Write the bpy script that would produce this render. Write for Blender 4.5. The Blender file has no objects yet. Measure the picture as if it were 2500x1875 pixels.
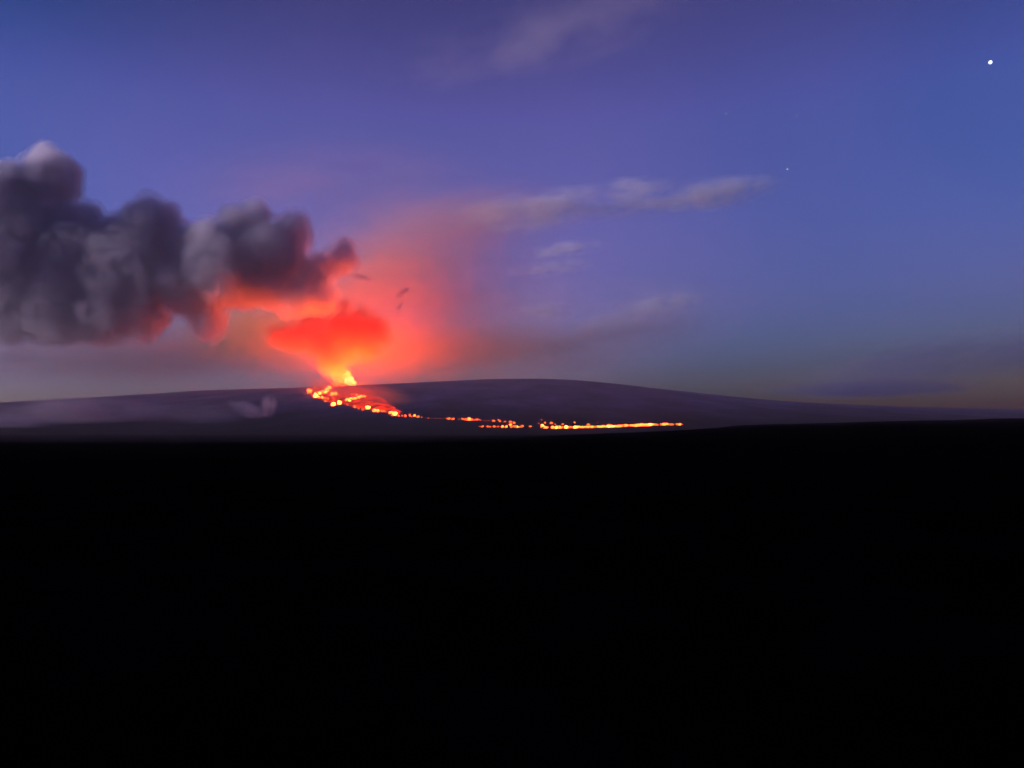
import bpy, bmesh, math, random
from mathutils import Vector, Matrix, noise

# ------------------------------------------------------------------ camera, sky, sun, exposure
sc = bpy.context.scene
col = sc.collection
sc.render.engine = 'CYCLES'
PW, PH, LENS = 2500.0, 1875.0, 26.0
F = LENS / 36.0 * PW                       # focal length in photograph pixels
Y_HOR = 1050.0                             # photograph row of the true horizon
PITCH = math.atan((Y_HOR - PH / 2) / F)
EYE = Vector((0, 0, 1.7))
cam_data = bpy.data.cameras.new('camera')
cam_data.lens = LENS
cam_data.sensor_width = 36.0
cam_data.clip_start = 0.5
cam_data.clip_end = 400000.0
cam = bpy.data.objects.new('camera', cam_data)
cam.location = EYE
cam.rotation_euler = (math.pi / 2 + PITCH, 0, 0)
col.objects.link(cam)
sc.camera = cam

SUN_ELEV, SUN_AZ = math.radians(-1.0), math.radians(-102.0)   # the sun has just set, well to the left
SKY_SHIFT = (3.05, 3.13, 16.97)
world = bpy.data.worlds.new('World')
sc.world = world
world.use_nodes = True
wn, wl = world.node_tree.nodes, world.node_tree.links
sky = wn.new('ShaderNodeTexSky')
sky.sky_type = 'NISHITA'
sky.sun_disc = False
sky.sun_elevation = SUN_ELEV
sky.sun_rotation = SUN_AZ
sky.altitude = 1800
sky.air_density = 1.0
sky.dust_density = 1.0
sky.ozone_density = 3.0
tint = wn.new('ShaderNodeMix')
tint.data_type = 'RGBA'
tint.blend_type = 'MULTIPLY'
tint.inputs[0].default_value = 1.0
wl.new(sky.outputs[0], tint.inputs[6])
geo = wn.new('ShaderNodeTexCoord')
wmap = wn.new('ShaderNodeMapping')                  # broad veils of thin high vapour, stretched level
wmap.inputs['Location'].default_value = SKY_SHIFT
wmap.inputs['Scale'].default_value = (1.0, 1.0, 1.5)
wl.new(geo.outputs['Generated'], wmap.inputs['Vector'])
wnoise = wn.new('ShaderNodeTexNoise')
wnoise.inputs['Scale'].default_value = 1.15
wnoise.inputs['Detail'].default_value = 2.5
wnoise.inputs['Roughness'].default_value = 0.4
wnoise.inputs['Distortion'].default_value = 0.4
wl.new(wmap.outputs['Vector'], wnoise.inputs['Vector'])
wramp = wn.new('ShaderNodeValToRGB')                # clear blue ... mauve vapour
wramp.color_ramp.elements[0].position = 0.38
wramp.color_ramp.elements[0].color = (0.74, 0.72, 1.08, 1)
wramp.color_ramp.elements[1].position = 0.62
wramp.color_ramp.elements[1].color = (2.2, 1.0, 1.42, 1)
wl.new(wnoise.outputs['Fac'], wramp.inputs['Fac'])
wsep = wn.new('ShaderNodeSeparateXYZ')
wl.new(geo.outputs['Generated'], wsep.inputs[0])
wzen = wn.new('ShaderNodeValToRGB')                 # thick blue-grey air low down; the evening sky deepens towards the zenith
wzen.color_ramp.interpolation = 'B_SPLINE'
ELEV = [(0.0, (0.34, 0.78, 4.8)), (0.05, (0.30, 0.78, 3.8)), (0.12, (0.80, 1.02, 1.9)), (0.22, (1.28, 1.2, 1.32)), (0.36, (1.2, 1.1, 1.15)), (0.48, (0.72, 0.68, 0.70)), (0.62, (0.42, 0.42, 0.44)), (1.0, (0.30, 0.30, 0.32))]
while len(wzen.color_ramp.elements) < len(ELEV):
    wzen.color_ramp.elements.new(0.5)
for e_, (p_, c_) in zip(wzen.color_ramp.elements, ELEV):
    e_.position = p_
for e_, (p_, c_) in zip(wzen.color_ramp.elements, ELEV):
    e_.color = (*c_, 1)
wl.new(wsep.outputs['Z'], wzen.inputs['Fac'])
wmul = wn.new('ShaderNodeMix')
wmul.data_type = 'RGBA'
wmul.blend_type = 'MULTIPLY'
wmul.inputs[0].default_value = 1.0
wl.new(wramp.outputs['Color'], wmul.inputs[6])
wl.new(wzen.outputs['Color'], wmul.inputs[7])
wl.new(wmul.outputs[2], tint.inputs[7])
wl.new(tint.outputs[2], wn['Background'].inputs[0])
wn['Background'].inputs[1].default_value = 0.115

sun_data = bpy.data.lights.new('sun', 'SUN')
sun_data.energy = 0.45
sun_data.angle = math.radians(8)
sun_data.color = (0.92, 0.80, 0.96)
sun = bpy.data.objects.new('sun', sun_data)
sd = Vector((math.sin(SUN_AZ) * math.cos(SUN_ELEV), math.cos(SUN_AZ) * math.cos(SUN_ELEV), math.sin(SUN_ELEV)))
sun.rotation_euler = sd.to_track_quat('Z', 'Y').to_euler()
col.objects.link(sun)

vs = sc.view_settings
vs.view_transform = 'Standard'
vs.look = 'None'
vs.exposure = 3.0
vs.gamma = 1.0
vs.use_curve_mapping = False
cy = sc.cycles
cy.volume_bounces = 4
cy.max_bounces = 10
cy.transparent_max_bounces = 64
cy.volume_step_rate = 1.0
cy.volume_max_steps = 256
cy.use_adaptive_sampling = True
cy.adaptive_threshold = 0.03
cy.adaptive_min_samples = 16
cy.use_denoising = True
try:
    cy.denoiser = 'OPENIMAGEDENOISE'
except Exception:
    pass

# ------------------------------------------------------------------ helpers
rnd = random.Random(7)


def smooth(a, b, x):
    t = min(1.0, max(0.0, (x - a) / (b - a)))
    return t * t * (3 - 2 * t)


def interp(pts, x):
    if x <= pts[0][0]:
        return pts[0][1]
    for (x0, y0), (x1, y1) in zip(pts, pts[1:]):
        if x <= x1:
            t = (x - x0) / (x1 - x0)
            t = t * t * (3 - 2 * t) * 0.35 + t * 0.65
            return y0 + (y1 - y0) * t
    return pts[-1][1]


def ray(px, py):
    """Direction through a point of the photograph, scaled to forward distance 1 (y component 1)."""
    v = Vector(((px - PW / 2) / F, 1.0, (PH / 2 - py) / F))
    c, s = math.cos(PITCH), math.sin(PITCH)
    v = Vector((v.x, c * v.y - s * v.z, s * v.y + c * v.z))
    return v / v.y


def at(px, py, dist):
    return EYE + ray(px, py) * dist


def link(o, parent=None):
    col.objects.link(o)
    if parent is not None:
        o.parent = parent
        o.matrix_parent_inverse = parent.matrix_world.inverted() if False else Matrix()
    return o


def tag(o, label=None, category=None, group=None, kind=None):
    if label:
        o['label'] = label
    if category:
        o['category'] = category
    if group:
        o['group'] = group
    if kind:
        o['kind'] = kind
    return o


def grid_mesh(name, xs, ys, zf):
    verts = [(x, y, zf(x, y)) for y in ys for x in xs]
    n = len(xs)
    faces = [(j * n + i, j * n + i + 1, (j + 1) * n + i + 1, (j + 1) * n + i) for j in range(len(ys) - 1) for i in range(n - 1)]
    me = bpy.data.meshes.new(name)
    me.from_pydata(verts, [], faces)
    me.polygons.foreach_set('use_smooth', [True] * len(me.polygons))
    me.update()
    return me


def rock_material(name, dark, light, scale, bump):
    m = bpy.data.materials.new(name)
    m.use_nodes = True
    n, l = m.node_tree.nodes, m.node_tree.links
    b = n['Principled BSDF']
    b.inputs['Roughness'].default_value = 0.95
    b.inputs['Specular IOR Level'].default_value = 0.0
    tc = n.new('ShaderNodeTexCoord')
    nz = n.new('ShaderNodeTexNoise')
    nz.inputs['Scale'].default_value = scale
    nz.inputs['Detail'].default_value = 9
    nz.inputs['Roughness'].default_value = 0.68
    l.new(tc.outputs['Object'], nz.inputs['Vector'])
    r = n.new('ShaderNodeValToRGB')
    r.color_ramp.elements[0].position = 0.35
    r.color_ramp.elements[0].color = (*dark, 1)
    r.color_ramp.elements[1].position = 0.68
    r.color_ramp.elements[1].color = (*light, 1)
    l.new(nz.outputs['Fac'], r.inputs['Fac'])
    l.new(r.outputs['Color'], b.inputs['Base Color'])
    bp = n.new('ShaderNodeBump')
    bp.inputs['Strength'].default_value = 0.5
    bp.inputs['Distance'].default_value = bump
    l.new(nz.outputs['Fac'], bp.inputs['Height'])
    l.new(bp.outputs['Normal'], b.inputs['Normal'])
    return m


# ------------------------------------------------------------------ terrain
SKYLINE = [(-900, 1032), (-450, 1008), (0, 983), (183, 972), (354, 962), (508, 952), (692, 947), (753, 945), (868, 941), (997, 934.6),
           (1200, 925), (1300, 924), (1400, 926.5), (1500, 935.5), (1600, 948), (1710, 959.5), (1820, 971), (1946, 981), (2072, 987.5),
           (2210, 993), (2373, 997), (2500, 999), (2900, 1010), (3400, 1030)]
CREST, TOE = 14000.0, 5000.0
PROFILE = [((px - PW / 2) / F * CREST, (Y_HOR - py) / F * CREST) for px, py in SKYLINE]
FORE = [(-1.2, 26), (-0.69, 26), (-0.2, 25), (0.0, 17), (0.19, 3), (0.35, -16), (0.69, -31), (1.2, -45)]   # plain below / above eye level, px at 2 km


def ground_z(x, y):
    d = max(y, 500.0)
    zc = -interp(FORE, x / d) / F * 2000.0
    if zc > 0:
        g = zc * min(1.0, max(0.0, y / 2000.0)) ** 1.4
    else:                                   # the ground falls away from the knoll we stand on
        g = zc * min(1.0, max(0.0, y / 2000.0)) ** 0.85
    g = g * (1 - smooth(2200, 4500, y)) - 29 * smooth(2200, 4500, y)
    r = math.hypot(x, y)
    k = smooth(15, 300, r) * (1 - smooth(6000, 12000, r))
    g += k * (2.4 * noise.noise((x / 140, y / 140, 3.1)) + 1.5 * noise.noise((x / 43, y / 43, 7.7)))
    g += 0.25 * noise.noise((x / 4.0, y / 4.0, 1.3)) * (1 - smooth(60, 200, r))
    return g


def mountain_z(x, y):
    h = interp(PROFILE, x)
    h = (h + interp(PROFILE, x - 250) + interp(PROFILE, x + 250)) / 3
    if y <= CREST:
        t = max(0.0, (y - TOE) / (CREST - TOE))
        z = -45 + (h + 45) * t ** 1.12
        z -= 30 * (t ** 0.5) * (1 - t)
    else:
        z = h - 0.00006 * (y - CREST) ** 2
    a = smooth(TOE, TOE + 2500, y) * (1 - 0.75 * smooth(CREST - 2500, CREST - 300, y))
    z += a * (16 * noise.noise((x / 1500, y / 900, 0.2)) + 9 * noise.noise((x / 420, y / 380, 5.2)) + 4 * noise.noise((x / 160, y / 150, 9.2)))
    z += 2.2 * noise.noise((x / 130, y / 110, 2.2))
    return z


def on_mountain(px, py):
    d = ray(px, py)
    y = TOE
    while y < CREST + 200:
        p = EYE + d * y
        if p.z <= mountain_z(p.x, p.y) and y > TOE + 50:
            return p
        y += 20.0
    p = EYE + d * CREST
    return Vector((p.x, CREST, mountain_z(p.x, CREST)))


def spread(lo, hi, n, power):
    out = []
    for i in range(n):
        t = -1 + 2 * i / (n - 1)
        s = math.copysign(abs(t) ** power, t)
        out.append(hi * s if s >= 0 else -lo * s)
    return out


gx = spread(-60000, 60000, 241, 3.2)
gy = spread(-9000, 60000, 301, 3.6)
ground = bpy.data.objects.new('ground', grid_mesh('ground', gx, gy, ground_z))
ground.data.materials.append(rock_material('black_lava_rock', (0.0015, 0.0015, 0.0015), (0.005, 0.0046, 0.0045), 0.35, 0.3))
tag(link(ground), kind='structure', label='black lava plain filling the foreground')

mx = [-21000 + 42000 * i / 300 for i in range(301)]
my = [TOE - 250 + (CREST - TOE + 3500) * i / 150 for i in range(151)]
mountain = bpy.data.objects.new('mountain', grid_mesh('mountain', mx, my, mountain_z))
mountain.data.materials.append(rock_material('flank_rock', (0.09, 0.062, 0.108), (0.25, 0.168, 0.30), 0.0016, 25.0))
mn = mountain.data.materials[0].node_tree
mpn = mn.nodes.new('ShaderNodeMapping')
mpn.inputs['Scale'].default_value = (1.0, 0.35, 1.0)
tcn = [n for n in mn.nodes if n.type == 'TEX_COORD'][0]
nzn = [n for n in mn.nodes if n.type == 'TEX_NOISE'][0]
mn.links.new(tcn.outputs['Object'], mpn.inputs['Vector'])
mn.links.new(mpn.outputs['Vector'], nzn.inputs['Vector'])
# dark fade at the foot, where haze thins, painted into the colour by height
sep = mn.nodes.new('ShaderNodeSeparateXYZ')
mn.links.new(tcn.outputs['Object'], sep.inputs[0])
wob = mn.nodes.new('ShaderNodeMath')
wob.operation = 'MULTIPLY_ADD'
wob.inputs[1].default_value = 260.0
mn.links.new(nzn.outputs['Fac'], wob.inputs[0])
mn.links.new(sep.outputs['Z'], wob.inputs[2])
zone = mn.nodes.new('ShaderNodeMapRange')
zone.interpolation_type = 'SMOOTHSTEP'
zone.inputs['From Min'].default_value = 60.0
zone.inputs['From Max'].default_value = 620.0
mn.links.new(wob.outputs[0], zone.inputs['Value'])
foot_fade = mn.nodes.new('ShaderNodeMix')
foot_fade.data_type = 'RGBA'
foot_fade.inputs[6].default_value = (0.003, 0.003, 0.003, 1)
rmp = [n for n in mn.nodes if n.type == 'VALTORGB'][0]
mn.links.new(zone.outputs['Result'], foot_fade.inputs[0])
mn.links.new(rmp.outputs['Color'], foot_fade.inputs[7])
mn.links.new(foot_fade.outputs[2], mn.nodes['Principled BSDF'].inputs['Base Color'])
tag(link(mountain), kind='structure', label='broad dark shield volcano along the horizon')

# ------------------------------------------------------------------ lava
LAVA = (1.0, 0.075, 0.009)


def lava_material(name, core, edge, scale=2.2, color=LAVA):
    """Glow of molten rock: hottest at the heart of the blob, cooler towards its rim, mottled by crust."""
    m = bpy.data.materials.new(name)
    m.use_nodes = True
    n, l = m.node_tree.nodes, m.node_tree.links
    n.remove(n['Principled BSDF'])
    tc = n.new('ShaderNodeTexCoord')
    nz = n.new('ShaderNodeTexNoise')
    nz.inputs['Scale'].default_value = scale
    nz.inputs['Detail'].default_value = 4
    l.new(tc.outputs['Object'], nz.inputs['Vector'])
    mr = n.new('ShaderNodeMapRange')
    mr.inputs['From Min'].default_value = 0.36
    mr.inputs['From Max'].default_value = 0.62
    mr.inputs['To Min'].default_value = edge
    mr.inputs['To Max'].default_value = core
    mr.clamp = True
    l.new(nz.outputs['Fac'], mr.inputs['Value'])
    em = n.new('ShaderNodeEmission')
    em.inputs['Color'].default_value = (*color, 1)
    l.new(mr.outputs['Result'], em.inputs['Strength'])
    l.new(em.outputs['Emission'], n['Material Output'].inputs['Surface'])
    return m


K = 0.125                                   # emission is written for exposure 0, brought to this exposure
HOT = lava_material('lava_white_hot', 60 * K, 15 * K)
WARM = lava_material('lava_yellow_hot', 22 * K, 4 * K)
EMBER = lava_material('lava_orange', 7 * K, 1.0 * K)
DULL = lava_material('lava_dull_red', 2.6 * K, 0.4 * K)
SPRAY_LOW = lava_material('lava_spray_cooler', 9 * K, 4.5 * K, color=(1.0, 0.17, 0.02))
SPRAY = lava_material('lava_spray', 16 * K, 8 * K, color=(1.0, 0.17, 0.035))
GLOW_DISC = lava_material('glow_disc_surface', 330 * K, 130 * K, scale=0.9, color=(1.0, 0.098, 0.001))


def blob_mesh(name, seed, lobes=3, sub=3):
    r = random.Random(seed)
    bm = bmesh.new()
    bmesh.ops.create_icosphere(bm, subdivisions=sub, radius=1.0)
    off = Vector((r.uniform(0, 50), r.uniform(0, 50), r.uniform(0, 50)))
    dirs = [Vector((r.gauss(0, 1), r.gauss(0, .6), r.gauss(0, .7))).normalized() for _ in range(lobes)]
    for v in bm.verts:
        u = v.co.normalized()
        k = 0.70 + 0.42 * noise.noise(u * 1.6 + off) + 0.26 * noise.noise(u * 3.9 + off)
        for dv in dirs:
            k += 0.26 * max(0.0, u.dot(dv)) ** 5
        v.co = u * k
    bm.normal_update()
    me = bpy.data.meshes.new(name)
    bm.to_mesh(me)
    bm.free()
    me.polygons.foreach_set('use_smooth', [True] * len(me.polygons))
    return me


BLOBS = [blob_mesh('lava_blob', 11 + k, 2 + k % 3, 2) for k in range(7)]
BITS = [blob_mesh('lava_bit', 71 + k, 2, 2) for k in range(5)]


def blob(name, px, py, w, h, tilt, mat, small=False, foot=True):
    """One body of lava lying on the flank; w and h its apparent size in photograph pixels, tilt its lean in degrees."""
    p = on_mountain(px, py + h * 0.42) if foot else None
    dist = p.y
    s = dist / F
    me = (BITS if small else BLOBS)[rnd.randrange(5 if small else 7)].copy()
    me.materials.clear()
    me.materials.append(mat)
    o = bpy.data.objects.new(name, me)
    o.location = (p.x, p.y, p.z + h * 0.36 * s)
    o.rotation_euler = (0, math.radians(-tilt), 0)
    o.scale = (w * 0.62 * s, max(w, h) * 0.6 * s, h * 0.62 * s)
    return o


def lava_thing(name, label, category, pieces, group=None):
    """A lava body of several pieces: an Empty on the slope with one mesh for each piece."""
    objs = [blob('lava_patch', *pc) for pc in pieces]
    root = bpy.data.objects.new(name, None)
    root.empty_display_size = 50
    root.location = objs[0].location - Vector((0, 0, objs[0].scale.z * 0.6))
    link(root)
    tag(root, label, category, group)
    for o in objs:
        o.location = o.location - root.location
        link(o, root)
    return root


def lava_single(name, label, category, px, py, w, h, tilt, mat, group=None):
    o = blob(name, px, py, w, h, tilt, mat)
    link(o)
    tag(o, label, category, group)
    return o


def C(cx, cy):                              # coordinates read off an enlarged view of the lava field
    return 730 + cx / 8.848, 920 + cy / 8.848


def pc(cx, cy, w, h, tilt, mat, small=False):
    x, y = C(cx, cy)
    return (x, y, w / 8.848, h / 8.848, tilt, mat, small)


# the fountain on the skyline
def fountain():
    base = on_mountain(852, 941)
    root = bpy.data.objects.new('lava_fountain', None)
    root.location = base
    link(root)
    tag(root, 'tall white-yellow lava fountain spurting from the vent on the skyline', 'lava fountain')
    s = base.y / F
    for k, (px, py, w, h, t, m) in enumerate([(853, 929, 22, 26, -32, SPRAY), (860, 936, 20, 15, -30, SPRAY), (849, 922, 17, 19, -20, SPRAY_LOW),
                                              (844, 917, 18, 15, 18, SPRAY_LOW), (849, 911, 10, 12, 35, SPRAY_LOW), (864, 935, 13, 12, 0, SPRAY_LOW)]):
        me = BLOBS[k % 7].copy()
        me.materials.clear()
        me.materials.append(m)
        o = bpy.data.objects.new('spurt', me)
        o.location = at(px, py, base.y) - base
        o.rotation_euler = (0, math.radians(-t), 0)
        o.scale = (w * 0.62 * s, w * 0.62 * s, h * 0.62 * s)
        link(o, root)
    return base


VENT = fountain()

# added glowing disc, unseen behind the crest, that lights plume, gas and smoke
def glow_disc():
    r = random.Random(5)
    bm = bmesh.new()
    n = 40
    vs_ = []
    for i in range(n):
        a = 2 * math.pi * i / n
        k = 1 + 0.22 * noise.noise((math.cos(a) * 1.4, math.sin(a) * 1.4, 4.0))
        vs_.append(bm.verts.new((math.cos(a) * 1.25 * k, math.sin(a) * 0.8 * k, 0)))
    bm.faces.new(vs_)
    me = bpy.data.meshes.new('glow_disc')
    bm.to_mesh(me)
    bm.free()
    me.materials.append(GLOW_DISC)
    o = bpy.data.objects.new('glow_disc', me)
    y = CREST + 560
    o.location = (VENT.x - 150, y, mountain_z(VENT.x - 150, y) + 22)
    o.scale = (430, 430, 430)
    link(o)
    tag(o, 'added glowing disc, unseen behind the crest, lighting the orange plume from below', 'lava lake')


glow_disc()

lava_single('lava_pool', 'leftmost lava pool of the burning field, a broken yellow ring', 'lava pool', *pc(215, 310, 105, 118, 0, WARM)[:6])
lava_thing('lava_flow', 'brightest white-hot lava streak slanting up towards the skyline', 'lava flow', [
    pc(655, 235, 90, 105, 30, HOT), pc(605, 280, 100, 130, 38, HOT), pc(570, 330, 80, 80, 30, HOT), pc(505, 325, 75, 105, 20, WARM)])
lava_thing('lava_flow', 'short yellow lava streak between the white-hot streak and the round pale pool', 'lava flow', [
    pc(450, 350, 62, 85, 28, HOT), pc(415, 340, 35, 70, 20, WARM)])
lava_single('lava_pool', 'round pale yellow lava pool at the lower left edge of the field', 'lava pool', *pc(352, 400, 108, 112, 10, HOT)[:6])
lava_thing('lava_flow', 'upright yellow lava spatter in the middle of the field with a smaller one beside it', 'lava flow', [
    pc(715, 370, 78, 115, 12, WARM), pc(790, 370, 55, 100, 14, WARM), pc(845, 390, 60, 70, 30, DULL)])
lava_thing('lava_flow', 'twin pale lava pools low in the middle of the field', 'lava flow', [
    pc(742, 585, 105, 92, 30, HOT), pc(865, 555, 100, 88, 32, HOT)])
lava_thing('lava_flow', 'long yellow lava band climbing rightwards across the field', 'lava flow', [
    pc(1040, 500, 110, 75, 22, WARM), pc(1110, 475, 110, 75, 14, WARM), pc(1195, 470, 100, 85, 10, WARM), pc(1090, 520, 55, 55, 20, HOT),
    pc(1280, 445, 80, 90, 30, WARM), pc(1340, 425, 75, 90, 30, WARM)])
lava_thing('lava_flow', 'row of three small pale lava spots above the long yellow band', 'lava flow', [
    pc(1140, 380, 45, 60, 28, EMBER), pc(1240, 392, 45, 62, 20, WARM), pc(1410, 425, 52, 66, 26, WARM)])
lava_single('lava_pool', 'single round white lava pool below the right end of the yellow band', 'lava pool', *pc(1478, 660, 98, 105, 10, HOT)[:6])
lava_thing('lava_flow', 'rectangular yellow lava patch trailing orange spots on the lower slope', 'lava flow', [
    pc(1630, 722, 88, 82, 10, WARM), pc(1705, 725, 75, 82, 4, WARM), pc(1780, 735, 42, 66, 20, EMBER), pc(1830, 740, 48, 60, 20, EMBER), pc(1870, 752, 40, 40, 20, DULL)])
lava_thing('lava_flow', 'bright double lava pool at the foot of the burning slope', 'lava flow', [
    pc(1985, 770, 85, 72, 10, WARM), pc(2070, 795, 95, 98, 10, HOT), pc(2010, 830, 60, 40, 20, EMBER)])
lava_thing('lava_flow', 'scattered orange lava spots along the skyline left of the fountain', 'lava flow', [
    pc(350, 235, 50, 80, 25, EMBER, True), pc(548, 218, 42, 66, 25, EMBER, True), pc(742, 205, 50, 66, 25, EMBER, True), pc(885, 200, 45, 60, 30, DULL, True),
    pc(300, 265, 40, 40, 20, DULL, True)])
lava_thing('lava_flow', 'chain of small orange lava spots along the lower left rim of the field', 'lava flow', [
    pc(437, 435, 48, 60, 22, WARM, True), pc(505, 445, 55, 75, 22, WARM, True), pc(568, 460, 40, 66, 25, EMBER, True), pc(628, 475, 40, 66, 25, EMBER, True),
    pc(570, 522, 52, 50, 10, EMBER, True)])
lava_thing('lava_flow', 'faint pinkish lava spots trailing below the twin pools', 'lava flow', [
    pc(1050, 605, 34, 60, 25, DULL, True), pc(1200, 640, 55, 70, 20, EMBER, True), pc(1290, 685, 52, 48, 20, DULL, True), pc(1380, 705, 75, 70, 20, DULL, True)])


def slope_glow_sheet():
    """Added dull red emissive sheet draped over the slope: the red glow between the pools."""
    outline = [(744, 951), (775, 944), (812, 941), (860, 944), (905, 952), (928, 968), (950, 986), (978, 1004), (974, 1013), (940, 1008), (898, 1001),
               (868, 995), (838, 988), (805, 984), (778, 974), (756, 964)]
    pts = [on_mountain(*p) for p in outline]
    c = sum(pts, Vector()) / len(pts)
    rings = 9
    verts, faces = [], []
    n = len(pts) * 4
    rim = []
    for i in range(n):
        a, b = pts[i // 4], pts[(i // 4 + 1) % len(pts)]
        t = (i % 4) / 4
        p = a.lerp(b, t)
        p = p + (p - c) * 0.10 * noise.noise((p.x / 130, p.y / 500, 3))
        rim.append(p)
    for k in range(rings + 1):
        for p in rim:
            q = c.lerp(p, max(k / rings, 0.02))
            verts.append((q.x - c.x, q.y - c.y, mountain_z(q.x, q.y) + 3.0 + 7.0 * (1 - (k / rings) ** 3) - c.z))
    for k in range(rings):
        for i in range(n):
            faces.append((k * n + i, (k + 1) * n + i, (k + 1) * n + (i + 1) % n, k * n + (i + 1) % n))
    me = bpy.data.meshes.new('slope_glow_sheet')
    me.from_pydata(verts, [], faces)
    m = lava_material('slope_glow_surface', 1.7 * K, 0.03 * K, scale=0.012, color=(1.0, 0.03, 0.004))  # red glow of lit gas on the slope put into an emissive colour
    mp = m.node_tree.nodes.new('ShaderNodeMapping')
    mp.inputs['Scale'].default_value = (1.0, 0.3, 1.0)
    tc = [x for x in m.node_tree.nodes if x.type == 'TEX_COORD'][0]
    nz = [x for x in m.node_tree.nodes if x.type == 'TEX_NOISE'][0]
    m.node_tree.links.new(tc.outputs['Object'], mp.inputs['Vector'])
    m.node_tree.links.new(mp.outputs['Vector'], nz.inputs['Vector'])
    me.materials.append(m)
    o = bpy.data.objects.new('slope_glow_sheet', me)
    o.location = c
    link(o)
    tag(o, 'added broad sheet of dull red glow under the bright pools of the slope', 'lava field')


slope_glow_sheet()
rb = random.Random(3)
crackle = []
for cx, cy, rx, ry, n in ((760, 490, 150, 50, 16), (1330, 560, 110, 60, 18), (1450, 530, 70, 60, 8), (620, 400, 60, 40, 6), (1680, 660, 110, 25, 6)):
    for k in range(n):
        crackle.append(pc(cx + rb.gauss(0, rx * .5), cy + rb.gauss(0, ry * .5), rb.uniform(18, 42), rb.uniform(14, 32), rb.uniform(5, 50), DULL if rb.random() < .75 else EMBER, True))
lava_thing('lava_flow', 'dim red crackling lava crust scattered between the bright pools of the field', 'lava flow', crackle)


def D(cx, cy):
    return 960 + cx / 5.821, 1000 + cy / 5.821


def pd(cx, cy, w, h, tilt, mat):
    x, y = D(cx, cy)
    return (x, y, w / 5.821, h / 5.821, tilt, mat, True)


lava_thing('lava_flow', 'broken string of small orange spots just right of the bright double pool', 'lava flow', [
    pd(78, 85, 22, 32, 25, EMBER), pd(128, 85, 34, 32, 25, DULL), pd(175, 88, 30, 42, 20, EMBER), pd(238, 82, 32, 42, 15, EMBER), pd(262, 102, 20, 26, 25, DULL),
    pd(303, 84, 42, 42, 15, WARM), pd(355, 100, 40, 32, 25, EMBER), pd(405, 108, 18, 24, 25, DULL), pd(500, 122, 24, 16, 20, DULL), pd(556, 124, 18, 10, 20, DULL), pd(610, 126, 16, 9, 20, DULL), pd(668, 126, 18, 9, 20, DULL), pd(715, 126, 16, 9, 20, DULL)])
lava_thing('lava_flow', 'short pair of red lava spots at the left of the broken middle line', 'lava flow', [
    pd(795, 128, 44, 32, 15, EMBER), pd(850, 132, 52, 36, 15, EMBER), pd(755, 125, 24, 18, 15, DULL)])
lava_thing('lava_flow', 'dense cluster of red lava spots in the broken middle line', 'lava flow', [
    pd(988, 132, 32, 26, 15, EMBER), pd(1028, 138, 46, 36, 10, EMBER), pd(1078, 130, 56, 48, 10, WARM), pd(1115, 140, 40, 32, 15, EMBER), pd(1155, 148, 46, 24, 20, DULL),
    pd(1195, 140, 34, 30, 20, EMBER), pd(1235, 148, 44, 18, -20, DULL), pd(930, 135, 22, 12, 15, DULL), pd(1300, 154, 22, 10, 15, DULL), pd(1350, 156, 26, 12, 15, DULL)])
lava_thing('lava_flow', 'upper row of faint red spots above the lower ember row', 'lava flow', [
    pd(1425, 157, 46, 28, 15, EMBER), pd(1498, 150, 20, 28, 10, EMBER), pd(1520, 166, 24, 26, 20, EMBER), pd(1590, 170, 36, 24, 20, DULL), pd(1665, 172, 52, 24, 10, EMBER),
    pd(1715, 184, 38, 32, 10, EMBER), pd(1675, 190, 26, 20, 10, DULL)])
lava_thing('lava_flow', 'lower row of orange embers left of the long lava front', 'lava flow', [
    pd(1272, 240, 40, 26, 15, EMBER), pd(1342, 240, 28, 30, 15, EMBER), pd(1378, 242, 28, 26, 25, EMBER), pd(1432, 238, 40, 28, 25, EMBER), pd(1490, 242, 44, 22, 15, DULL),
    pd(1553, 240, 46, 34, 15, WARM), pd(1608, 240, 46, 36, 5, WARM), pd(1668, 215, 38, 34, 5, WARM), pd(1680, 242, 44, 30, 5, EMBER), pd(1728, 238, 44, 32, 10, EMBER),
    pd(1766, 240, 34, 36, 5, WARM), pd(1800, 242, 26, 22, 5, EMBER), pd(1836, 236, 40, 34, 15, EMBER), pd(1945, 238, 44, 20, 10, EMBER), pd(1228, 240, 22, 16, 15, DULL)])


def Efr(cx, cy):
    return 1300 + cx / 5.53, 1000 + cy / 5.53


def pe(cx, cy, w, h, mat, tilt=6):
    x, y = Efr(cx, cy)
    return (x, y, w / 5.53, h / 5.53, tilt, mat, True)


lava_thing('lava_flow', 'pale two-lobed lava blob at the left end of the long lava front', 'lava flow', [
    pe(132, 212, 46, 34, HOT), pe(175, 238, 55, 32, WARM), pe(120, 240, 26, 20, EMBER), pe(208, 238, 22, 26, EMBER)])
lava_thing('lava_flow', 'loose red spots hanging above the long lava front', 'lava flow', [
    pe(168, 177, 30, 26, EMBER), pe(252, 178, 46, 30, EMBER), pe(308, 198, 22, 18, EMBER), pe(408, 197, 40, 22, EMBER), pe(568, 175, 24, 26, EMBER), pe(752, 203, 50, 32, EMBER),
    pe(1035, 200, 50, 18, DULL), pe(82, 186, 24, 16, DULL), pe(125, 138, 26, 20, DULL), pe(878, 175, 20, 16, DULL)])
front = [pe(272, 238, 50, 40, WARM), pe(322, 240, 48, 42, HOT), pe(366, 236, 46, 42, WARM), pe(404, 238, 36, 34, EMBER), pe(455, 236, 60, 46, HOT), pe(508, 238, 44, 34, EMBER)]
x = 540.0
fr = random.Random(12)
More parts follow.
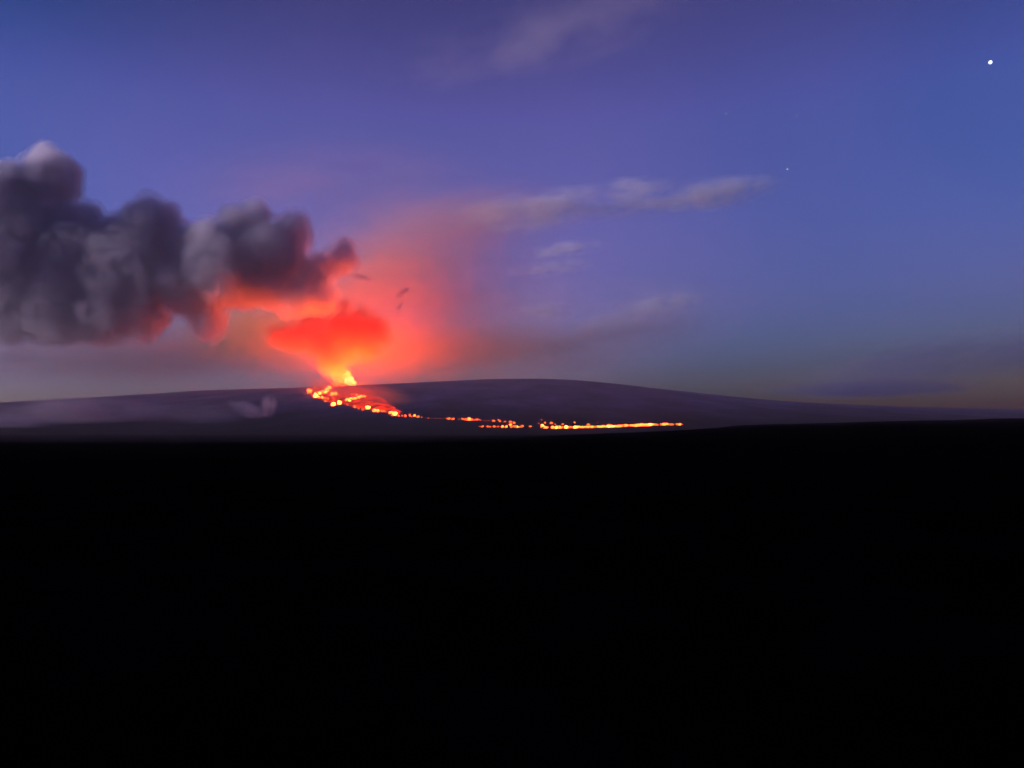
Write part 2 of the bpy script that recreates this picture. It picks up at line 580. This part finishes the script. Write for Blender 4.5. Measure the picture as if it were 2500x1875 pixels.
while x < 1690:
    base_y = 236 - max(0.0, (x - 780)) * 0.042
    hot = fr.random()
    w = fr.uniform(34, 74)
    bright = (540 < x < 620) or (1010 < x < 1090) or (1360 < x < 1620) or (790 < x < 840)
    m = (HOT if hot < .35 else WARM) if bright else (WARM if hot < .45 else EMBER)
    front.append(pe(x, base_y + fr.uniform(-3, 3), w, fr.uniform(30, 42) if bright else fr.uniform(22, 34), m, fr.uniform(-4, 10)))
    x += w * fr.uniform(.55, .78)
front += [pe(1735, 200, 40, 28, EMBER), pe(1780, 198, 52, 38, WARM), pe(1815, 194, 46, 34, WARM), pe(1870, 200, 60, 34, EMBER), pe(1900, 202, 36, 26, EMBER),
          pe(1955, 198, 50, 32, EMBER), pe(1990, 198, 46, 36, WARM), pe(2022, 200, 26, 18, DULL)]
lava_thing('lava_flow', 'long glowing lava front stretched in a thin line across the foot of the mountain', 'lava flow', front)

# ------------------------------------------------------------------ volumes
def volume_material(name, color, density, aniso=0.0, absorb=(0, 0, 0), skin=False, shape=None, step=1.0):
    """Evenly filled vapour, or with shape=(inner, noise_scale, stretch, contrast) thinning out towards the hull."""
    m = bpy.data.materials.new(name)
    m.use_nodes = True
    n, l = m.node_tree.nodes, m.node_tree.links
    n.remove(n['Principled BSDF'])
    v = n.new('ShaderNodeVolumePrincipled')
    v.inputs['Color'].default_value = (*color, 1)
    v.inputs['Absorption Color'].default_value = (*absorb, 1)
    v.inputs['Density'].default_value = density
    v.inputs['Anisotropy'].default_value = aniso
    out = n['Material Output']
    l.new(v.outputs['Volume'], out.inputs['Volume'])
    if shape:
        inner, nscale, stretch, lo, hi = shape
        tc = n.new('ShaderNodeTexCoord')
        ln = n.new('ShaderNodeVectorMath')
        ln.operation = 'LENGTH'
        l.new(tc.outputs['Object'], ln.inputs[0])
        mr = n.new('ShaderNodeMapRange')
        mr.interpolation_type = 'SMOOTHSTEP'
        mr.inputs['From Min'].default_value = 1.0
        mr.inputs['From Max'].default_value = inner
        mr.inputs['To Min'].default_value = 0.0
        mr.inputs['To Max'].default_value = 1.0
        l.new(ln.outputs['Value'], mr.inputs['Value'])
        mul = n.new('ShaderNodeMath')
        mul.operation = 'MULTIPLY'
        l.new(mr.outputs['Result'], mul.inputs[0])
        if nscale:
            mp = n.new('ShaderNodeMapping')
            mp.inputs['Scale'].default_value = stretch
            l.new(tc.outputs['Object'], mp.inputs['Vector'])
            nz = n.new('ShaderNodeTexNoise')
            nz.inputs['Scale'].default_value = nscale
            nz.inputs['Detail'].default_value = 2.0
            l.new(mp.outputs['Vector'], nz.inputs['Vector'])
            m2 = n.new('ShaderNodeMapRange')
            m2.inputs['From Min'].default_value = lo
            m2.inputs['From Max'].default_value = hi
            l.new(nz.outputs['Fac'], m2.inputs['Value'])
            l.new(m2.outputs['Result'], mul.inputs[1])
        else:
            mul.inputs[1].default_value = 1.0
        m3 = n.new('ShaderNodeMath')
        m3.operation = 'MULTIPLY'
        m3.inputs[1].default_value = density
        l.new(mul.outputs[0], m3.inputs[0])
        l.new(m3.outputs[0], v.inputs['Density'])
    if skin:                                # almost clear surface added over the vapour's hull
        mix = n.new('ShaderNodeMixShader')
        tr = n.new('ShaderNodeBsdfTransparent')
        df = n.new('ShaderNodeBsdfDiffuse')
        df.inputs['Color'].default_value = (*color, 1)
        mix.inputs[0].default_value = 0.004
        l.new(tr.outputs[0], mix.inputs[1])
        l.new(df.outputs[0], mix.inputs[2])
        l.new(mix.outputs[0], out.inputs['Surface'])
    m.cycles.volume_step_rate = step
    return m


def unit_ball():
    bm = bmesh.new()
    bmesh.ops.create_icosphere(bm, subdivisions=3, radius=1.0)
    out = [tuple(v.co) for v in bm.verts], [tuple(v.index for v in f.verts) for f in bm.faces]
    bm.free()
    return out


BALL = unit_ball()


def hull(name, puffs, dist, voxel, grow=0.0, amp=0.16, depth=1.0, seed=0, smooth_iter=2):
    """Closed billowing skin round a heap of puffs (x, y, rx, ry in photograph pixels, optional depth offset in metres)."""
    r = random.Random(seed)
    verts, faces = [], []
    for q in puffs:
        px, py, rx = q[0], q[1], q[2]
        ry = q[3] if len(q) > 3 and q[3] else rx
        dy = q[4] if len(q) > 4 else r.uniform(-0.2, 0.25) * min(rx, ry) * dist / F
        dd = dist + dy
        s = dd / F
        c = at(px, py, dd)
        a = Vector((max(rx * s + grow, 20), max((rx * ry) ** .5 * s * depth + grow, 20), max(ry * s + grow, 20)))
        k = len(verts)
        verts += [(c.x + a.x * x, c.y + a.y * y, c.z + a.z * z) for x, y, z in BALL[0]]
        faces += [(k + f[0], k + f[1], k + f[2]) for f in BALL[1]]
    me = bpy.data.meshes.new(name + '_src')
    me.from_pydata(verts, [], faces)
    me.update()
    tmp = bpy.data.objects.new('tmp', me)
    col.objects.link(tmp)
    md = tmp.modifiers.new('r', 'REMESH')
    md.mode = 'VOXEL'
    md.voxel_size = voxel
    sm = tmp.modifiers.new('s', 'SMOOTH')
    sm.iterations = smooth_iter
    dg = bpy.context.evaluated_depsgraph_get()
    out = bpy.data.meshes.new_from_object(tmp.evaluated_get(dg))
    bpy.data.objects.remove(tmp)
    out.name = name
    size = 260.0
    nrm = [v.normal.copy() for v in out.vertices]
    for v, nv in zip(out.vertices, nrm):
        p = v.co / 620.0 + Vector((seed * 3.1, 0, 0))
        d = (0.5 - abs(noise.noise(p))) * 1.0 + (0.4 - abs(noise.noise(p * 2.3))) * 0.55 + (0.35 - abs(noise.noise(p * 5.1))) * 0.32 + (0.3 - abs(noise.noise(p * 11.3))) * 0.16
        v.co = v.co + nv * (d * amp * 620.0)
    # re-centre
    c = sum((v.co for v in out.vertices), Vector()) / len(out.vertices)
    for v in out.vertices:
        v.co -= c
    out.update()
    o = bpy.data.objects.new(name, out)
    o.location = c
    return o


CL = 13000.0


def K1(cx, cy):
    return cx / 2.212, 340 + cy / 2.212


def puffs1(lst):
    out = []
    for q in lst:
        x, y = K1(q[0], q[1])
        out.append((x, y, q[2] / 2.212, (q[3] / 2.212) if len(q) > 3 else None))
    return out


SMOKE = puffs1([
    (272, 212, 138), (100, 280, 150, 115), (-60, 330, 200), (0, 440, 260), (200, 520, 220), (400, 500, 140), (440, 650, 220), (790, 490, 145), (870, 430, 80),
    (640, 560, 160, 130), (700, 720, 230), (60, 720, 300), (-120, 600, 300), (340, 820, 240), (600, 880, 200, 170), (780, 960, 100, 110), (1000, 620, 120), (1110, 570, 50),
    (1300, 480, 115), (1380, 430, 75), (1570, 520, 95), (1450, 620, 190, 160), (1200, 700, 210), (1000, 790, 170, 150), (1125, 960, 75, 110), (1090, 860, 110),
    (1480, 790, 150, 110), (1620, 850, 150, 85), (1740, 870, 60, 55), (1690, 720, 100, 75), (1740, 690, 90, 60), (150, 960, 200, 100), (450, 990, 180, 85), (-100, 950, 220, 120), (650, 990, 120, 70), (40, 1060, 90, 55), (290, 1045, 120, 60), (540, 1065, 80, 45), (790, 1010, 60, 60), (1125, 1030, 42, 55), (1850, 650, 62, 75), (1860, 610, 50)])


def cauliflower(puffs, n, lo, hi, seed):
    """Smaller billows budding from the skins of the big ones."""
    r = random.Random(seed)
    out = list(puffs)
    for q in puffs:
        rx, ry = q[2], q[3] or q[2]
        for k in range(n):
            a = r.uniform(0, 2 * math.pi)
            f = r.uniform(lo, hi)
            dy = r.uniform(-0.45, 0.3) * min(rx, ry) * CL / F
            w = math.sqrt(max(0.1, 1 - (dy / (min(rx, ry) * CL / F)) ** 2))
            out.append((q[0] + math.cos(a) * rx * 0.86 * w, q[1] + math.sin(a) * ry * 0.86 * w, min(rx, ry) * f, None, dy))
    return out


def ragged(m, density, size, lo, hi):
    """Tear the vapour of a fringe into shreds."""
    n, l = m.node_tree.nodes, m.node_tree.links
    tc = n.new('ShaderNodeTexCoord')
    nz = n.new('ShaderNodeTexNoise')
    nz.inputs['Scale'].default_value = 1.0 / size
    nz.inputs['Detail'].default_value = 3.0
    nz.inputs['Roughness'].default_value = 0.6
    l.new(tc.outputs['Object'], nz.inputs['Vector'])
    mr = n.new('ShaderNodeMapRange')
    mr.interpolation_type = 'SMOOTHSTEP'
    mr.inputs['From Min'].default_value = lo
    mr.inputs['From Max'].default_value = hi
    mr.inputs['To Max'].default_value = density
    l.new(nz.outputs['Fac'], mr.inputs['Value'])
    l.new(mr.outputs['Result'], [x for x in n if x.type == 'PRINCIPLED_VOLUME'][0].inputs['Density'])


def vapour_body(name, label, category, shells, puffs, dist, seed, color, aniso, voxel, amp):
    """Billowing vapour: a dense core inside looser and looser fringes, each with its own ragged skin."""
    root = None
    for k, (part, grow, dens) in enumerate(shells):
        o = hull(part, puffs, dist, voxel, grow=grow, amp=amp, seed=seed + k * 0.23)
        vm = volume_material(name + '_' + part, color, dens, aniso, skin=True)
        o.data.materials.append(vm)
        if part in ('fringe', 'wisp'):
            ragged(vm, dens, 330 if part == 'wisp' else 260, 0.36, 0.64)
            vm.cycles.volume_step_rate = 0.22 if dist < 14000 else 0.4
        if root is None:
            root = bpy.data.objects.new(name, None)
            root.location = o.location
            link(root)
            tag(root, label, category)
        o.location = o.location - root.location
        link(o, root)
    return root


vapour_body('smoke_cloud', 'large dark grey billowing smoke cloud at the left above the flank', 'smoke cloud',
            [('core', -45, 0.0034), ('billow', -5, 0.0018), ('fringe', 40, 0.0034), ('wisp', 95, 0.0020)],
            cauliflower(cauliflower(SMOKE, 4, 0.26, 0.46, 14), 2, 0.28, 0.5, 21), CL, 2, (0.90, 0.84, 0.90), 0.5, 42, 0.13)

PL = 14350.0


def K2(cx, cy, rx, ry=None):
    return (500 + cx / 3.016, 550 + cy / 3.016, rx / 3.016, (ry or rx) / 3.016)


PLUME = [K2(1000, 1110, 34, 55), K2(968, 1040, 56, 65), K2(935, 960, 85, 75), K2(900, 880, 150, 90), K2(700, 830, 140, 70), K2(580, 810, 95, 50), K2(760, 770, 90, 60), K2(880, 700, 100, 60), K2(930, 650, 80, 45), K2(800, 720, 80, 50), K2(1010, 630, 60, 45), K2(1130, 665, 70, 40), K2(900, 600, 45, 30), K2(860, 780, 130, 80),
         K2(1050, 800, 220, 140), K2(1150, 730, 160, 90), K2(1230, 790, 90, 90), K2(1170, 900, 110, 75), K2(1010, 680, 80, 50), K2(1080, 900, 120, 70)]
vapour_body('fume_plume', 'glowing orange fume plume rising from the fountain', 'fume plume',
            [('core', -35, 0.0016), ('fringe', 30, 0.0024), ('wisp', 120, 0.0018)],
            cauliflower(PLUME, 3, 0.3, 0.5, 8), PL, 5, (0.992, 0.32, 0.01), 0.0, 42, 0.11)

# thin gas drifting round the plume, lit by the lava and the added disc
def veil(name, px, py, rx, ry, dist, depth, mat, roll=0.0, kind='stuff', label=None, cat=None, group=None, sub=3):
    bm = bmesh.new()
    bmesh.ops.create_icosphere(bm, subdivisions=sub, radius=1.0)
    for v in bm.verts:
        v.co *= 1.02
    me = bpy.data.meshes.new(name)
    bm.to_mesh(me)
    bm.free()
    me.materials.append(mat)
    o = bpy.data.objects.new(name, me)
    s = dist / F
    o.location = at(px, py, dist)
    o.rotation_euler = (0, math.radians(-roll), 0)
    o.scale = (rx * s, depth, ry * s)
    link(o)
    tag(o, label, cat, group, kind)
    return o


def fume(label, px, py, rx, ry, dist, depth, dens, color=(0.9, 0.55, 0.42), roll=0, nscale=1.1, lo=0.3, hi=0.62):
    m = volume_material('thin_fume', color, dens, 0.0, shape=(0.05, nscale, (1, 1, 1.3), lo, hi), step=1.5)
    m.node_tree.nodes['Mapping'].inputs['Location'].default_value = (px * 0.013, py * 0.017, 0)
    return veil('volcanic_fume', px, py, rx, ry, dist, depth, m, roll, 'stuff', label)


OR = (0.96, 0.72, 0.06)
fume('thin orange volcanic gas spreading right of the plume', 930, 745, 280, 210, 16000, 1700, 0.00045, OR, lo=0.15, hi=0.65)
fume('wide faint pink volcanic gas fading out right of the plume', 1030, 715, 470, 280, 16600, 2000, 0.00052, (0.95, 0.66, 0.40), lo=0.15, hi=0.65)
fume('faint pink volcanic gas drifting up to the right of the plume', 1120, 570, 400, 130, 16600, 1700, 0.0004, (0.94, 0.66, 0.55), roll=10)
fume('very thin mauve gas high above the plume', 880, 480, 560, 170, 16800, 2000, 0.00022, (0.95, 0.66, 0.6))
fume('reddish volcanic gas low behind the crest', 1000, 865, 620, 115, 16300, 1800, 0.0007, OR, lo=0.1)
fume('pink volcanic gas between the smoke and the plume', 690, 790, 350, 160, 16200, 1600, 0.0010, OR, lo=0.15)
fume('thin mauve volcanic gas under the dark smoke at the left', 280, 865, 700, 150, 16800, 2000, 0.0009, (0.76, 0.50, 0.42), lo=0.2)
fume('soft brownish fringe hanging under the dark smoke at the left', 190, 815, 430, 75, CL - 100, 700, 0.0013, (0.86, 0.72, 0.70), lo=0.25, hi=0.6)
for k, (px, py, rx, ry, dens) in enumerate([(800, 962, 85, 36, 0.0016), (880, 968, 110, 46, 0.0020), (950, 984, 80, 42, 0.0016)]):
    d_ = on_mountain(px, py).y - 150
    fume('red gas hugging the burning slope', px, py - 8, rx, ry, d_, 1000, dens, (0.96, 0.45, 0.25), roll=-12, lo=0.15)

# pale streak clouds
def cloud(label, px, py, rx, ry, dist, roll, dens, color=(0.97, 0.95, 0.97), nscale=1.3, stretch=(1.4, 1.0, 0.9), lo=0.36, hi=0.62, name='streak_cloud', group='pale streak clouds in the evening sky'):
    m = volume_material('thin_cloud', color, dens, -0.1, skin=True, shape=(0.25, nscale, stretch, lo, hi), step=1.0)
    m.node_tree.nodes['Mapping'].inputs['Location'].default_value = (px * 0.013, py * 0.017, 0)
    return veil(name, px, py, rx, ry, dist, (rx * ry) ** .5 * dist / F, m, roll, None, label, 'cloud', group)


cloud('long pale streak cloud stretched across the middle of the sky', 1490, 492, 440, 42, 20000, 4, 0.0010, nscale=1.9, stretch=(2.4, 1, .8), lo=.4, hi=.66)
cloud('thick rounded pale end of the streak cloud, below the small star', 1755, 473, 180, 42, 19600, 9, 0.0012, nscale=1.6, stretch=(2, 1, .9))
cloud('pinkish start of the streak cloud nearest the orange glow', 1270, 525, 220, 52, 20400, 4, 0.0009, color=(.97, .9, .9), nscale=1.5, stretch=(2, 1, .9))
cloud('tiny pale cloud tuft above the long streak', 1535, 448, 75, 20, 20000, 4, 0.0012)
cloud('short thin streak cloud below the long streak', 1375, 610, 125, 24, 20000, 7, 0.0012, stretch=(2.2, 1, .8))
cloud('faint lower streak cloud under the short thin one', 1345, 655, 140, 24, 20000, 6, 0.0009, stretch=(2.2, 1, .8))
cloud('small pale oval cloud right of the orange glow', 1340, 758, 95, 28, 20000, 2, 0.0012)
cloud('low wispy cloud slanting over the summit', 1450, 812, 240, 48, 20000, 13, 0.0009, stretch=(2.2, 1, .8))
cloud('small wispy cloud right of the slanting one', 1620, 742, 130, 30, 20000, 12, 0.0010, stretch=(2.2, 1, .8))
cloud('broad faint mauve cloud behind the small clouds over the summit', 1380, 815, 460, 150, 21000, 6, 0.00036, color=(.95, .82, .85))
cloud('high faint mauve cloud streak at the top of the sky', 1330, 95, 460, 80, 21000, 14, 0.0002, color=(.95, .82, .85), stretch=(2, 1, .8))
cloud('faint broad cloud bank with a pinkish upper edge low at the far right', 2330, 880, 520, 75, 22000, 8, 0.00045, color=(0.84, 0.90, 1.0), lo=0.25)
cloud('dark low cloud bar just above the right flank', 2130, 950, 330, 30, 21000, 1, 0.0013, color=(0.40, 0.52, 0.85), lo=0.25, hi=0.6)

DARK = dict(color=(0.62, 0.52, 0.58), name='smoke_shred', group='torn dark smoke shreds')
cloud('small dark smoke patch low at the left edge above the flank', 25, 870, 95, 26, 12600, 3, 0.0022, **DARK)
cloud('larger dark torn smoke shred in the orange glow right of the smoke', 984, 714, 27, 12, 13200, 38, 0.010, **DARK)
cloud('smaller dark smoke shred just below the larger torn one', 976, 749, 17, 7, 13200, 38, 0.012, **DARK)
cloud('thin dark smoke shred trailing off the right tip of the smoke', 880, 676, 40, 9, 13200, -12, 0.009, **DARK)

# low mist in front of the flank
def mist(label, px, py, rx, ry, dist, depth, dens, roll=0):
    m = volume_material('mist', (0.99, 0.78, 0.74), dens * 1.5, 0.0, shape=(0.05, 1.5, (1.3, 1, 1), .32, .6))
    m.node_tree.nodes['Mapping'].inputs['Location'].default_value = (px * 0.013, py * 0.017, 0)
    veil('mist', px, py, rx, ry, on_mountain(px, py + ry * 0.5).y - depth * 0.75, depth, m, roll, 'stuff', label)


mist('pale low mist bank on the left slope', 180, 1003, 270, 44, 8500, 500, 0.0042)
mist('low mist at the left edge of the slope', -20, 1028, 220, 24, 8000, 400, 0.0045)
mist('small curl of mist left of the burning field', 612, 1003, 66, 24, 9000, 250, 0.008, -22)
mist('upright wisp of mist at the right end of the small curl', 655, 993, 22, 36, 9000, 200, 0.010, -8)
mist('faint mist between the bank and the curl', 480, 1008, 200, 40, 9500, 500, 0.0008)

# ------------------------------------------------------------------ stars
def star(label, px, py, rpx, strength):
    m = bpy.data.materials.new('starlight')
    m.use_nodes = True
    n, l = m.node_tree.nodes, m.node_tree.links
    n.remove(n['Principled BSDF'])
    em = n.new('ShaderNodeEmission')
    em.inputs['Color'].default_value = (0.9, 0.95, 1, 1)
    em.inputs['Strength'].default_value = strength * K
    l.new(em.outputs[0], n['Material Output'].inputs['Surface'])
    bm = bmesh.new()
    bmesh.ops.create_icosphere(bm, subdivisions=2, radius=1.0)
    me = bpy.data.meshes.new('star')
    bm.to_mesh(me)
    bm.free()
    me.materials.append(m)
    o = bpy.data.objects.new('star', me)
    d = 200000.0
    o.location = at(px, py, d)
    o.scale = (rpx * d / F,) * 3
    link(o)
    tag(o, label, 'star', 'stars in the evening sky')


star('brightest white star in the upper right corner', 2418, 152, 4.4, 2.2)
star('small star above the pale streak cloud', 1922, 413, 1.9, 0.7)
star('very faint star in the upper right sky, left of the other faint one', 1772, 277, 1.6, 0.5)
star('very faint star in the upper right sky, right of the other faint one', 1945, 283, 1.6, 0.5)

# ------------------------------------------------------------------ haze
def haze():
    bm = bmesh.new()
    bmesh.ops.create_cube(bm, size=1.0)
    me = bpy.data.meshes.new('haze')
    bm.to_mesh(me)
    bm.free()
    me.materials.append(volume_material('evening_haze', (0.99, 0.78, 0.72), 0.000028, 0.0))
    o = bpy.data.objects.new('haze', me)
    z0, z1 = -300.0, 1020.0
    y0, y1 = -9500.0, 17500.0
    o.location = (0, (y0 + y1) / 2, (z0 + z1) / 2)
    o.scale = (44000, y1 - y0, z1 - z0)
    link(o)
    tag(o, 'thin evening haze over the whole landscape', kind='stuff')


haze()
